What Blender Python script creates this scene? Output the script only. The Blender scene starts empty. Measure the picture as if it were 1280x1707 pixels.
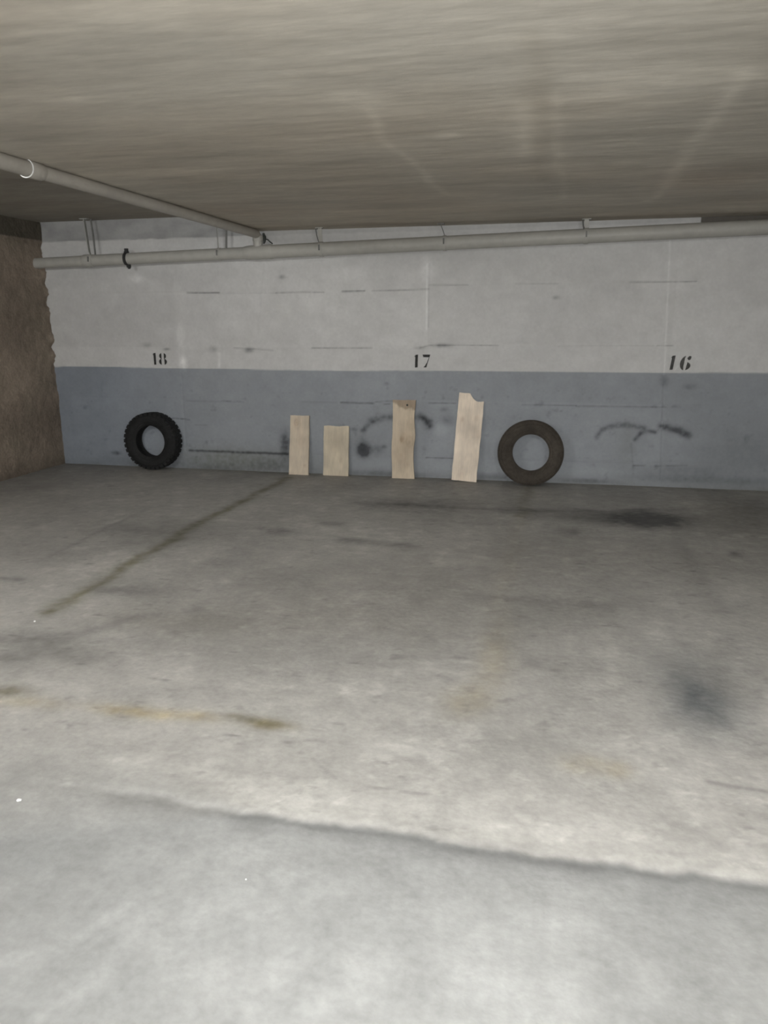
import bpy, bmesh, math, random
import numpy as np
from mathutils import Vector, Matrix

SC = bpy.context.scene
COL = SC.collection
random.seed(4)

# ---------------------------------------------------------------- camera
cam_data = bpy.data.cameras.new('camera')
cam = bpy.data.objects.new('camera', cam_data)
COL.objects.link(cam)
Rv = Vector((0.974744, 0.223282, -0.004318))
Uv = Vector((-0.048928, 0.232381, 0.971393))
Fv = Vector((-0.217898, 0.946649, -0.237437))
m = Matrix((Rv, Uv, -Fv)).transposed().to_4x4()
m.translation = Vector((0, 0, 1.5))
cam.matrix_world = m
cam_data.sensor_fit = 'VERTICAL'
cam_data.sensor_height = 24.0
cam_data.sensor_width = 18.0
cam_data.lens = 24.0 * 1290.0 / 1707.0
cam_data.clip_start = 0.05
cam_data.dof.use_dof = True
cam_data.dof.focus_distance = 3.2
cam_data.dof.aperture_fstop = cam_data.lens * 0.001 / 0.0045
SC.camera = cam

# ---------------------------------------------------------------- world, lights, exposure
w = bpy.data.worlds.new('world'); SC.world = w
w.use_nodes = True
w.node_tree.nodes['Background'].inputs[0].default_value = (0.5, 0.5, 0.5, 1)
w.node_tree.nodes['Background'].inputs[1].default_value = 0.0
SC.view_settings.view_transform = 'Standard'
SC.view_settings.look = 'None'
SC.view_settings.gamma = 1.0
SC.view_settings.use_curve_mapping = False
SC.view_settings.exposure = 1.44

def lamp(name, loc, size, energy, color=(1, 0.985, 0.955), rot=(0, 0, 0)):
    d = bpy.data.lights.new(name, 'AREA'); d.shape = 'RECTANGLE'
    d.size, d.size_y = size; d.energy = energy; d.color = color
    o = bpy.data.objects.new(name, d); COL.objects.link(o)
    o.location = loc; o.rotation_euler = rot
    return o
# the photographer's phone flash, beside the lens
fd = bpy.data.lights.new('phone_flash', 'SPOT')
fd.energy = 195.0; fd.spot_size = math.radians(122); fd.spot_blend = 1.0; fd.shadow_soft_size = 0.012; fd.color = (0.995, 1.0, 1.0)
flash = bpy.data.objects.new('phone_flash', fd); COL.objects.link(flash)
flash.matrix_world = m.copy(); flash.location = (-0.035, -0.008, 1.505)
# the tubes themselves are in the fixtures built by fluorescent_fixture() below
TUBES = [  # x, y, emission strength, heading
    (-3.66, 1.1, 165.0, 0),
    (1.3, 0.2, 135.0, 0),
    (-2.0, -3.0, 8.0, 0),
    (1.3, -3.0, 8.0, 0),
]

# ---------------------------------------------------------------- numbers of the place (metres)
WALL_Y = 7.4635      # painted end wall
LEFT_X = -5.343      # rough plastered side wall
CEIL = 2.367         # underside of the lower slab
CEIL_HI = 2.522      # underside of the slab over the left bay
STEP_X = -2.945      # where the two ceilings meet
PAINT_Z = 1.05       # top of the blue-grey dado
JOINT_Y = 2.0        # joint between parking slab and aisle slab
RIGHT_X = 4.6
BACK_Y = -5.2

# ---------------------------------------------------------------- noise and stain painting
def vnoise(x, y, seed=0):
    xi = np.floor(x).astype(np.int64); yi = np.floor(y).astype(np.int64)
    xf = x - xi; yf = y - yi
    def h(a, b):
        n = (a * 374761393 + b * 668265263 + seed * 974634777) & 0xffffffff
        n = ((n ^ (n >> 13)) * 1274126177) & 0xffffffff
        n = n ^ (n >> 16)
        return (n & 0xffff) / 65535.0
    u = xf * xf * (3 - 2 * xf); v = yf * yf * (3 - 2 * yf)
    return (h(xi, yi) * (1 - u) + h(xi + 1, yi) * u) * (1 - v) + (h(xi, yi + 1) * (1 - u) + h(xi + 1, yi + 1) * u) * v

def fbm(x, y, seed=0, octaves=4):
    s = 0; a = 0.5; t = 0
    for k in range(octaves):
        s = s + a * vnoise(x * 2 ** k + 17.3 * k, y * 2 ** k - 9.1 * k, seed + k); t += a; a *= 0.5
    return s / t

TINT = {'k': (0.30, 0.30, 0.31), 'b': (0.34, 0.38, 0.43), 'n': (0.60, 0.56, 0.50), 'y': (0.86, 0.74, 0.46),
        'd': (0.40, 0.38, 0.28), 'o': (0.50, 0.49, 0.38), 'r': (0.85, 0.68, 0.58)}

def mix(c, a, kind):
    a = np.clip(a, 0, 1)[:, None]
    if kind == 'w':
        return c * (1 - a) + np.minimum(c * 1.45 + 0.04, 0.9) * a
    return c * (1 - a) + c * np.array(TINT[kind])[None, :] * a

def paint(c, X, Y, blobs, strokes, seed=0, grain=3.0, warp=0.06, gain=1.0):
    nx = (fbm(X * grain, Y * grain, seed + 50) - 0.5) * 2 * warp
    ny = (fbm(X * grain, Y * grain, seed + 60) - 0.5) * 2 * warp
    fine = fbm(X * grain * 5, Y * grain * 5, seed + 70)
    for (cx, cy, rx, ry, s, k) in blobs:
        sc = min(1.0, 4 * min(rx, ry))
        rx = max(rx, 0.012); ry = max(ry, 0.012)
        d = ((X + nx * sc - cx) / rx) ** 2 + ((Y + ny * sc - cy) / ry) ** 2
        a = gain * s * np.exp(-d ** 1.15 * 0.8) * (0.5 + 1.0 * fine)
        c = mix(c, a, k)
    for pts, wd, s, k in strokes:
        d = np.full(X.shape, 1e9)
        sc = min(1.0, 5 * wd)
        Xw = X + nx * sc; Yw = Y + ny * sc
        for (x0, y0), (x1, y1) in zip(pts[:-1], pts[1:]):
            dx, dy = x1 - x0, y1 - y0; L = dx * dx + dy * dy + 1e-9
            t = np.clip(((Xw - x0) * dx + (Yw - y0) * dy) / L, 0, 1)
            d = np.minimum(d, np.hypot(Xw - x0 - t * dx, Yw - y0 - t * dy))
        hw = max(wd * 0.5, 0.006)
        a = gain * s * np.exp(-(d / hw) ** 2.0) * (0.35 + 1.3 * fine)
        c = mix(c, a, k)
    return c
FLOOR_BLOBS = [
    (1.395, 6.638, 0.429, 0.905, 0.3, 'n'),
    (0.686, 6.163, 0.292, 0.238, 1.0, 'k'),
    (0.264, 6.152, 0.324, 0.18, 0.4, 'k'),
    (-1.179, 6.251, 0.396, 0.217, 0.45, 'k'),
    (-0.279, 6.243, 0.191, 0.126, 0.25, 'k'),
    (1.493, 6.452, 0.277, 0.635, 0.25, 'k'),
    (-2.009, 5.242, 0.123, 0.097, 0.35, 'k'),
    (-1.685, 5.528, 0.127, 0.07, 0.3, 'k'),
    (-1.395, 5.106, 0.125, 0.06, 0.4, 'k'),
    (-0.991, 5.037, 0.105, 0.058, 0.25, 'k'),
    (-1.163, 5.046, 0.245, 0.058, 0.2, 'k'),
    (0.122, 5.643, 0.077, 0.085, 0.35, 'k'),
    (1.163, 5.309, 0.031, 0.044, 0.5, 'k'),
    (0.599, 3.08, 0.118, 0.207, 0.5, 'b'),
    (0.597, 3.303, 0.157, 0.298, 0.28, 'b'),
    (0.591, 2.881, 0.134, 0.144, 0.15, 'b'),
    (0.837, 3.417, 0.154, 0.459, 0.1, 'k'),
    (-2.391, 3.803, 0.143, 0.084, 0.38, 'k'),
    (-2.544, 3.77, 0.102, 0.074, 0.2, 'k'),
    (-2.415, 3.007, 0.213, 0.164, 0.36, 'k'),
    (-2.134, 2.927, 0.164, 0.083, 0.2, 'k'),
    (-2.412, 2.832, 0.108, 0.08, 0.3, 'k'),
    (-1.882, 3.439, 0.458, 0.184, 0.2, 'n'),
    (-1.101, 3.652, 0.676, 0.246, 0.12, 'n'),
    (-1.22, 4.056, 0.88, 0.399, 0.1, 'n'),
    (-0.581, 4.472, 0.714, 0.58, 0.1, 'n'),
    (-0.035, 4.131, 0.291, 0.077, 0.22, 'k'),
    (-0.471, 4.166, 0.2, 0.1, 0.14, 'k'),
    (0.253, 4.127, 0.095, 0.066, 0.2, 'k'),
    (0.327, 5.047, 1.147, 0.415, 0.12, 'n'),
    (-3.093, 5.03, 0.221, 0.125, 0.22, 'k'),
    (-0.23, 3.311, 0.075, 0.329, 0.16, 'y'),
    (-0.315, 2.878, 0.095, 0.113, 0.2, 'y'),
    (-0.081, 3.304, 0.048, 0.052, 0.2, 'k'),
    (-0.581, 3.408, 0.039, 0.042, 0.15, 'k'),
    (-1.548, 2.514, 0.21, 0.044, 0.42, 'y'),
    (-1.685, 2.499, 0.094, 0.035, 0.2, 'y'),
    (-1.335, 2.527, 0.092, 0.035, 0.3, 'y'),
    (-1.183, 2.556, 0.06, 0.027, 0.5, 'd'),
    (-1.062, 2.534, 0.1, 0.039, 0.6, 'd'),
    (-1.022, 2.525, 0.076, 0.034, 0.3, 'y'),
    (-2.206, 2.56, 0.104, 0.043, 0.55, 'd'),
    (-2.056, 2.484, 0.144, 0.045, 0.25, 'y'),
    (0.148, 2.508, 0.086, 0.054, 0.25, 'y'),
    (0.258, 2.494, 0.04, 0.046, 0.25, 'y'),
    (0.416, 2.155, 0.104, 0.087, 0.12, 'k'),
    (0.364, 2.293, 0.055, 0.098, 0.08, 'k'),
    (0.397, 1.898, 0.094, 0.07, 0.12, 'k'),
    (-1.498, 2.049, 0.398, 0.095, 0.08, 'k'),
    (-1.438, 1.686, 0.138, 0.14, 0.08, 'b'),
    (-0.458, 2.453, 0.097, 0.024, 0.25, 'w'),
    (-0.551, 2.474, 0.064, 0.016, 0.25, 'w'),
    (-0.387, 3.243, 0.053, 0.019, 0.3, 'w'),
    (-1.594, 3.186, 0.056, 0.033, 0.15, 'w'),
    (-2.525, 3.621, 0.198, 0.121, 0.25, 'w'),
    (-1.351, 4.248, 0.142, 0.086, 0.15, 'w'),
    (-1.517, 2.9, 0.208, 0.112, 0.08, 'w'),
    (-0.563, 2.087, 0.483, 0.066, 0.14, 'w'),
    (0.173, 2.101, 0.348, 0.057, 0.15, 'w'),
    (0.371, 2.063, 0.067, 0.022, 0.2, 'w'),
    (-1.156, 2.162, 0.362, 0.034, 0.1, 'w'),
]
FLOOR_STROKES = [
    ([(-2.631, 7.171), (-2.655, 6.584), (-2.692, 5.011), (-2.657, 4.146), (-2.624, 3.599), (-2.642, 3.388)], 0.115, 0.62, 'o'),
    ([(-0.265, 7.218), (-0.273, 6.697), (-0.28, 6.078)], 0.13, 0.35, 'o'),
    ([(-0.28, 6.078), (-0.278, 4.538), (-0.264, 3.441), (-0.292, 2.782)], 0.12, 0.08, 'y'),
    ([(-1.704, 6.255), (-0.824, 6.258), (-0.232, 6.253), (0.341, 6.374), (1.013, 6.558)], 0.1, 0.28, 'k'),
    ([(-3.343, 5.641), (-3.314, 4.828), (-3.265, 4.277)], 0.05, 0.16, 'k'),
    ([(-3.357, 5.388), (-3.399, 5.036)], 0.05, 0.25, 'w'),
    ([(-3.276, 3.833), (-3.128, 3.83)], 0.06, 0.3, 'k'),
    ([(-2.195, 5.292), (-0.907, 5.04)], 0.05, 0.1, 'k'),
    ([(-2.611, 3.001), (-2.516, 3.052), (-2.312, 3.142), (-2.149, 3.424), (-1.881, 3.645)], 0.12, 0.22, 'k'),
    ([(0.834, 6.213), (0.861, 5.162), (0.87, 4.169)], 0.1, 0.12, 'k'),
    ([(0.537, 2.483), (0.629, 2.475), (0.719, 2.468)], 0.02, 0.3, 'k'),
    ([(-0.684, 2.23), (-0.802, 2.332)], 0.01, 0.2, 'k'),
    ([(-1.023, 4.437), (-0.799, 4.449)], 0.05, 0.15, 'w'),
    ([(-1.266, 1.319), (-1.147, 1.384), (-1.06, 1.572)], 0.05, 0.12, 'w'),
    ([(-1.072, 1.192), (-0.998, 1.308), (-1.006, 1.539)], 0.04, 0.12, 'w'),
]
WALL_BLOBS = [
    (-1.925, 0.26, 0.056, 0.055, 1.9, 'k'),
    (-1.937, 0.321, 0.044, 0.097, 0.25, 'k'),
    (-1.795, 0.27, 0.062, 0.055, 0.3, 'k'),
    (-1.919, 0.248, 0.162, 0.098, 0.2, 'k'),
    (-2.759, 0.283, 0.052, 0.124, 0.8, 'k'),
    (-4.7, 0.139, 0.051, 0.02, 0.6, 'k'),
    (-3.263, 0.11, 0.64, 0.115, 0.42, 'o'),
    (-3.54, 0.004, 0.412, 0.052, 0.3, 'k'),
    (-2.931, 0.071, 0.265, 0.063, 0.3, 'k'),
    (-4.305, 0.054, 0.5, 0.066, 0.2, 'k'),
    (-1.086, 0.581, 0.07, 0.047, 0.3, 'k'),
    (-1.143, 0.492, 0.083, 0.059, 0.2, 'w'),
    (-1.262, 0.542, 0.059, 0.117, 0.2, 'k'),
    (0.605, 0.369, 0.075, 0.225, 0.15, 'o'),
    (0.944, 0.435, 0.209, 0.222, 0.08, 'w'),
    (1.071, 0.159, 0.314, 0.056, 0.2, 'k'),
    (1.622, 0.318, 0.301, 0.219, 0.15, 'k'),
    (-3.856, 1.379, 0.04, 0.108, 0.2, 'w'),
    (-3.842, 1.107, 0.034, 0.061, 0.6, 'w'),
    (-2.001, 1.964, 0.178, 0.055, 0.15, 'w'),
    (-1.293, 1.979, 0.068, 0.097, 0.35, 'w'),
    (-4.315, 1.946, 0.095, 0.035, 0.35, 'w'),
    (-3.107, 1.237, 0.045, 0.024, 0.5, 'k'),
    (-3.499, 1.247, 0.04, 0.03, 0.3, 'k'),
    (-0.103, 1.717, 0.032, 0.016, 0.4, 'k'),
    (-2.729, 1.938, 0.037, 0.017, 0.4, 'k'),
    (-1.154, 1.288, 0.081, 0.017, 0.45, 'k'),
    (-1.357, 1.265, 0.047, 0.011, 0.35, 'k'),
    (1.11, 0.928, 0.051, 0.021, 0.3, 'k'),
    (0.886, 0.984, 0.036, 0.043, 0.4, 'k'),
    (-4.014, 1.246, 0.034, 0.012, 0.5, 'k'),
    (-4.236, 1.288, 0.055, 0.024, 0.25, 'k'),
    (-1.652, 0.92, 0.3, 0.058, 0.06, 'w'),
    (-0.407, 0.133, 0.859, 0.071, 0.12, 'w'),
    (-1.716, 0.023, 0.434, 0.031, 0.35, 'k'),
    (1.337, 0.085, 0.618, 0.034, 0.3, 'k'),
    (-0.577, 0.037, 0.232, 0.03, 0.35, 'k'),
    (0.273, 0.031, 0.22, 0.023, 0.4, 'k'),
    (-3.617, 1.964, 0.39, 0.115, 0.08, 'k'),
    (-5.183, 1.93, 0.425, 0.24, 0.06, 'k'),
    (-1.836, 0.564, 0.037, 0.024, 0.3, 'k'),
    (-2.022, 0.463, 0.031, 0.018, 0.4, 'k'),
    (-1.117, 0.679, 0.047, 0.023, 0.3, 'k'),
    (-1.715, 0.297, 0.025, 0.018, 0.4, 'k'),
    (-1.688, 0.919, 0.024, 0.017, 0.3, 'k'),
]
WALL_STROKES = [
    ([(-3.745, 1.804), (-3.595, 1.802), (-3.4, 1.799)], 0.008, 0.7, 'k'),
    ([(-3.4, 1.794), (-2.797, 1.792)], 0.006, 0.15, 'k'),
    ([(-2.797, 1.792), (-2.549, 1.795), (-2.305, 1.792)], 0.006, 0.45, 'k'),
    ([(-2.124, 1.795), (-1.897, 1.797)], 0.008, 0.7, 'k'),
    ([(-1.826, 1.797), (-1.592, 1.799), (-1.275, 1.806)], 0.006, 0.35, 'k'),
    ([(-1.275, 1.844), (-0.908, 1.838)], 0.006, 0.3, 'k'),
    ([(-0.468, 1.843), (-0.092, 1.837)], 0.006, 0.2, 'k'),
    ([(0.531, 1.843), (0.734, 1.84), (1.083, 1.84)], 0.006, 0.4, 'k'),
    ([(-3.268, 1.26), (-3.042, 1.249), (-2.851, 1.237)], 0.006, 0.3, 'k'),
    ([(-2.441, 1.262), (-2.194, 1.263), (-1.83, 1.264)], 0.008, 0.4, 'k'),
    ([(-1.357, 1.265), (-1.27, 1.288), (-1.011, 1.294), (-0.615, 1.289)], 0.008, 0.35, 'k'),
    ([(-0.066, 1.285), (0.775, 1.292)], 0.006, 0.12, 'k'),
    ([(0.801, 1.292), (0.938, 1.292)], 0.01, 0.3, 'k'),
    ([(-1.294, 2.032), (-1.294, 1.433)], 0.008, 0.35, 'w'),
    ([(-1.271, 2.032), (-1.277, 1.46)], 0.006, 0.15, 'k'),
    ([(0.878, 0.952), (0.92, 0.068)], 0.012, 0.18, 'k'),
    ([(0.842, 2.188), (0.877, 1.165), (0.882, 1.033)], 0.01, 0.25, 'w'),
    ([(-2.91, 2.064), (-3.004, 1.378)], 0.02, 0.05, 'k'),
    ([(-2.564, 0.729), (-2.205, 0.729)], 0.008, 0.2, 'k'),
    ([(-2.155, 0.73), (-1.957, 0.728), (-1.822, 0.73)], 0.014, 0.55, 'k'),
    ([(-1.804, 0.742), (-1.622, 0.757)], 0.01, 0.3, 'k'),
    ([(-1.713, 0.72), (-1.653, 0.727)], 0.01, 0.4, 'k'),
    ([(-1.264, 0.74), (-1.001, 0.745)], 0.01, 0.35, 'k'),
    ([(-0.373, 0.739), (0.124, 0.743)], 0.007, 0.3, 'k'),
    ([(0.124, 0.738), (0.554, 0.74), (0.92, 0.742)], 0.008, 0.35, 'k'),
    ([(-3.835, 0.718), (-3.232, 0.717)], 0.008, 0.2, 'k'),
    ([(-3.831, 0.193), (-3.461, 0.192), (-3.059, 0.193), (-2.73, 0.191)], 0.024, 0.8, 'k'),
    ([(-1.289, 0.202), (-1.021, 0.206)], 0.01, 0.45, 'k'),
    ([(0.67, 0.195), (0.777, 0.199)], 0.01, 0.35, 'k'),
    ([(0.868, 0.197), (1.145, 0.213)], 0.01, 0.25, 'k'),
    ([(-0.353, 0.217), (0.642, 0.217)], 0.008, 0.1, 'k'),
    ([(-1.93, 0.454), (-1.849, 0.534), (-1.714, 0.584), (-1.562, 0.606), (-1.352, 0.598), (-1.263, 0.559)], 0.06, 0.5, 'k'),
    ([(-1.623, 0.569), (-1.562, 0.422)], 0.02, 0.15, 'k'),
    ([(-1.352, 0.61), (-1.256, 0.518)], 0.07, 0.6, 'k'),
    ([(0.33, 0.456), (0.37, 0.519), (0.448, 0.555), (0.581, 0.575), (0.752, 0.551)], 0.05, 0.5, 'k'),
    ([(0.68, 0.438), (0.718, 0.501), (0.78, 0.524), (0.844, 0.515)], 0.04, 0.6, 'k'),
    ([(0.902, 0.572), (0.987, 0.552), (1.056, 0.532), (1.132, 0.49)], 0.07, 0.75, 'k'),
    ([(0.899, 0.61), (0.899, 0.544)], 0.012, 0.5, 'w'),
    ([(0.64, 0.398), (0.681, 0.116)], 0.02, 0.15, 'k'),
    ([(-4.007, 0.533), (-3.883, 0.529), (-3.808, 0.518)], 0.012, 0.5, 'k'),
    ([(-3.75, 0.469), (-3.614, 0.466)], 0.01, 0.2, 'k'),
    ([(-3.43, 0.726), (-3.331, 0.721)], 0.01, 0.3, 'k'),
    ([(-3.264, 0.722), (-3.192, 0.717)], 0.01, 0.3, 'k'),
    ([(-3.435, 1.2), (-3.443, 1.067)], 0.03, 0.25, 'w'),
    ([(0.993, 1.113), (0.966, 1.076)], 0.01, 0.2, 'w'),
]
CEILING_BLOBS = [
    (-0.846, 3.282, 0.093, 0.099, 0.3, 'w'),
    (-0.217, 3.945, 0.108, 0.594, 0.22, 'w'),
    (0.217, 3.417, 0.293, 0.336, 0.28, 'w'),
    (-0.622, 2.73, 0.568, 0.336, 0.08, 'w'),
    (-0.215, 3.016, 0.081, 0.265, -0.0, 'w'),
    (-0.188, 3.317, 0.067, 0.242, 0.15, 'n'),
    (-0.584, 3.974, 0.069, 0.048, 0.35, 'w'),
    (-1.982, 3.01, 0.092, 0.03, 0.25, 'w'),
    (0.826, 5.568, 0.371, 0.458, 0.2, 'r'),
    (-2.546, 6.061, 0.363, 0.435, 0.18, 'r'),
    (-0.057, 4.631, 0.051, 0.129, 0.25, 'w'),
    (-1.825, 3.664, 0.329, 0.198, 0.08, 'w'),
    (-3.749, 5.419, 0.34, 0.525, 0.1, 'k'),
]
CEILING_STROKES = [
    ([(-0.867, 3.462), (-0.903, 4.091), (-0.884, 4.825), (-0.879, 5.735)], 0.06, 0.22, 'w'),
    ([(0.565, 3.276), (0.586, 4.087), (0.591, 5.401), (0.565, 6.395)], 0.09, 0.26, 'w'),
    ([(-0.087, 3.342), (-0.098, 4.159), (-0.041, 6.091)], 0.05, 0.15, 'w'),
    ([(-0.22, 3.481), (-0.261, 4.548)], 0.08, 0.15, 'w'),
    ([(-0.161, 2.731), (-0.105, 3.112), (-0.158, 3.791), (-0.188, 5.308)], 0.1, 0.14, 'n'),
    ([(-1.788, 2.389), (-1.313, 2.3)], 0.08, 0.08, 'w'),
]

# ---------------------------------------------------------------- materials
def new_mat(name):
    mt = bpy.data.materials.new(name); mt.use_nodes = True
    nt = mt.node_tree; b = nt.nodes['Principled BSDF']
    return mt, nt, b

def surface_mat(name, color=None, attr=False, rough=0.85, spec=0.3, scales=((3, .10), (14, .12), (60, .12)), bump=0.25, bump_scale=45, bump_dist=0.004, stretch=(1, 1, 1), metallic=0.0):
    """colour (plain or painted attribute) multiplied by several octaves of mottling, with fine relief"""
    mt, nt, b = new_mat(name); N = nt.nodes; L = nt.links
    tc = N.new('ShaderNodeTexCoord'); mp = N.new('ShaderNodeMapping'); mp.inputs['Scale'].default_value = stretch
    L.new(tc.outputs['Object'], mp.inputs['Vector'])
    if attr:
        a = N.new('ShaderNodeAttribute'); a.attribute_name = 'paint'; src = a.outputs['Color']
    else:
        a = N.new('ShaderNodeRGB'); a.outputs[0].default_value = (*color, 1); src = a.outputs[0]
    for sc, amt in scales:
        n = N.new('ShaderNodeTexNoise'); n.inputs['Scale'].default_value = sc; n.inputs['Detail'].default_value = 5; n.inputs['Roughness'].default_value = .6
        L.new(mp.outputs[0], n.inputs['Vector'])
        r = N.new('ShaderNodeMapRange'); r.inputs['From Min'].default_value = .3; r.inputs['From Max'].default_value = .7
        r.inputs['To Min'].default_value = 1 - amt; r.inputs['To Max'].default_value = 1 + amt
        L.new(n.outputs['Fac'], r.inputs['Value'])
        mx = N.new('ShaderNodeMix'); mx.data_type = 'RGBA'; mx.blend_type = 'MULTIPLY'; mx.inputs[0].default_value = 1
        L.new(src, mx.inputs[6]); L.new(r.outputs[0], mx.inputs[7]); src = mx.outputs[2]
    L.new(src, b.inputs['Base Color'])
    b.inputs['Roughness'].default_value = rough; b.inputs['Specular IOR Level'].default_value = spec
    b.inputs['Metallic'].default_value = metallic
    if bump:
        n = N.new('ShaderNodeTexNoise'); n.inputs['Scale'].default_value = bump_scale; n.inputs['Detail'].default_value = 6
        L.new(mp.outputs[0], n.inputs['Vector'])
        bp = N.new('ShaderNodeBump'); bp.inputs['Strength'].default_value = bump; bp.inputs['Distance'].default_value = bump_dist
        L.new(n.outputs['Fac'], bp.inputs['Height']); L.new(bp.outputs[0], b.inputs['Normal'])
    return mt

M_FLOOR = surface_mat('worn concrete floor', attr=True, rough=.62, spec=.35, scales=((2.2, .07), (9, .10), (38, .09)), bump=.35, bump_scale=30, bump_dist=.006)
M_WALL = surface_mat('painted concrete wall', attr=True, rough=.7, spec=.3, scales=((1.6, .05), (8, .05), (40, .04)), bump=.25, bump_scale=22, bump_dist=.006)
M_LEFT = surface_mat('rough brown plaster', attr=True, rough=.95, spec=.1, scales=((2.5, .14), (12, .12), (50, .12)), bump=.6, bump_scale=35, bump_dist=.012)
M_CEIL = surface_mat('board marked concrete ceiling', attr=True, rough=.8, spec=.2, scales=((1.0, .08), (4, .06), (16, .04)), bump=.25, bump_scale=9, bump_dist=.008, stretch=(.6, 1.8, 1))
M_PLAIN = surface_mat('plain concrete', (.42, .41, .38))
M_PIPE = surface_mat('painted plastic pipe', (.41, .40, .365), rough=.5, spec=.35, scales=((2, .08), (15, .06)), bump=.08)
M_PIPE_TAN = surface_mat('tan plastic pipe', (.36, .335, .295), rough=.5, spec=.35, scales=((2, .08), (15, .06)), bump=.08)
M_STRAP = surface_mat('painted steel strap', (.38, .38, .355), rough=.55, scales=((20, .12),), bump=.1)
M_STRAP_DARK = surface_mat('dark steel and strap shade', (.17, .17, .16), rough=.6, scales=((20, .2),), bump=.1)
M_BLACK = surface_mat('black steel clamp', (.035, .035, .035), rough=.6, scales=((30, .2),), bump=.1)
M_STENCIL = surface_mat('black stencil paint', (.035, .034, .032), rough=.8, scales=((60, .5),), bump=0)
M_STENCIL_WORN = surface_mat('worn black stencil paint', (.075, .073, .07), rough=.8, scales=((60, .5),), bump=0)
M_RUBBER = surface_mat('black rubber', (.015, .015, .015), rough=.75, spec=.3, scales=((8, .25), (40, .2)), bump=.3, bump_scale=60)
M_RUBBER_DUSTY = surface_mat('dusty brown rubber', (.060, .051, .041), rough=.85, spec=.25, scales=((6, .30), (40, .2)), bump=.3, bump_scale=60)
M_LINER = surface_mat('tyre inner liner', (.05, .05, .052), rough=.7, scales=((8, .2),), bump=.1)
M_WOOD = surface_mat('raw pale timber', attr=True, rough=.75, spec=.25, scales=((3, .06), (12, .06)), bump=.3, bump_scale=30, stretch=(9, 9, 1))
M_WHITE = surface_mat('white plaster crumb', (.8, .8, .78))
M_HOUSING = surface_mat('white enamelled housing', (.75, .75, .73), rough=.4)
M_WIRE = surface_mat('dark wire', (.04, .045, .04), rough=.6)

def tube_mat(strength):
    mt, nt, b = new_mat('lit tube')
    b.inputs['Emission Color'].default_value = (1.0, 1.0, .99, 1)
    b.inputs['Emission Strength'].default_value = strength
    return mt

# ---------------------------------------------------------------- object helpers
def link(name, me, parent=None, mat=None, smooth=False):
    o = bpy.data.objects.new(name, me); COL.objects.link(o)
    if parent: o.parent = parent
    if mat: me.materials.append(mat)
    if smooth:
        me.shade_smooth(); me.set_sharp_from_angle(angle=math.radians(42))
    return o

def obj(name, bm, mat=None, parent=None, smooth=False):
    me = bpy.data.meshes.new(name); bmesh.ops.recalc_face_normals(bm, faces=bm.faces); bm.to_mesh(me); bm.free()
    return link(name, me, parent, mat, smooth)

def thing(name, label, cat, loc=(0, 0, 0), rot=(0, 0, 0), group=None):
    o = bpy.data.objects.new(name, None); COL.objects.link(o); o.empty_display_size = .1
    o.location = loc; o.rotation_euler = rot; o['label'] = label; o['category'] = cat
    if group: o['group'] = group
    return o

def tag(o, label, cat, group=None):
    o['label'] = label; o['category'] = cat
    if group: o['group'] = group
    return o

def struct(o):
    o['kind'] = 'structure'; return o

def grid_mesh(name, P, cols=None, flip=False):
    """P: array (ny, nx, 3)"""
    ny, nx = P.shape[:2]
    me = bpy.data.meshes.new(name)
    idx = np.arange(ny * nx).reshape(ny, nx)
    q = np.stack([idx[:-1, :-1], idx[:-1, 1:], idx[1:, 1:], idx[1:, :-1]], -1).reshape(-1, 4)
    if flip: q = q[:, ::-1]
    me.vertices.add(ny * nx); me.vertices.foreach_set('co', P.reshape(-1).astype(np.float32))
    nf = len(q)
    me.loops.add(nf * 4); me.loops.foreach_set('vertex_index', q.reshape(-1).astype(np.int32))
    me.polygons.add(nf); me.polygons.foreach_set('loop_start', (np.arange(nf) * 4).astype(np.int32))
    me.update(calc_edges=True)
    if cols is not None:
        set_paint(me, cols)
    me.shade_smooth()
    return me

def set_paint(me, cols):
    a = me.color_attributes.new('paint', 'FLOAT_COLOR', 'POINT')
    c = np.ones((len(cols), 4), np.float32); c[:, :3] = cols
    a.data.foreach_set('color', c.reshape(-1))

def axes(a, b, fine):
    return np.linspace(a, b, int(round((b - a) / fine)) + 1)

def bx(bm, c, s, rot=None):
    mt = Matrix.Translation(c) @ (rot.to_4x4() if rot else Matrix()) @ Matrix.Diagonal((*s, 1))
    return bmesh.ops.create_cube(bm, size=1, matrix=mt)

def sweep(bm, pts, rad, seg=16, cap=True, flat=None):
    """round (or flat strap: flat=(w,t)) section along a polyline"""
    pts = [Vector(p) for p in pts]; rings = []; up = Vector((0, 0, 1))
    prev = None
    for i, p in enumerate(pts):
        t = (pts[min(i + 1, len(pts) - 1)] - pts[max(i - 1, 0)]).normalized()
        if prev is None:
            n = t.cross(up)
            if n.length < .1: n = t.cross(Vector((0, 1, 0)))
            n.normalize()
        else:
            n = (prev - t * prev.dot(t)).normalized()
        prev = n; b = t.cross(n)
        r = rad[i] if isinstance(rad, (list, tuple)) else rad
        if flat:
            ring = [bm.verts.new(p + n * sx * flat[0] / 2 + b * sy * flat[1] / 2) for sx, sy in ((-1, -1), (1, -1), (1, 1), (-1, 1))]
        else:
            ring = [bm.verts.new(p + (n * math.cos(a) + b * math.sin(a)) * r) for a in [2 * math.pi * k / seg for k in range(seg)]]
        rings.append(ring)
    k = len(rings[0])
    for a, b in zip(rings[:-1], rings[1:]):
        for j in range(k): bm.faces.new((a[j], a[(j + 1) % k], b[(j + 1) % k], b[j]))
    if cap:
        bm.faces.new(rings[0]); bm.faces.new(rings[-1])
    return bm

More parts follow.
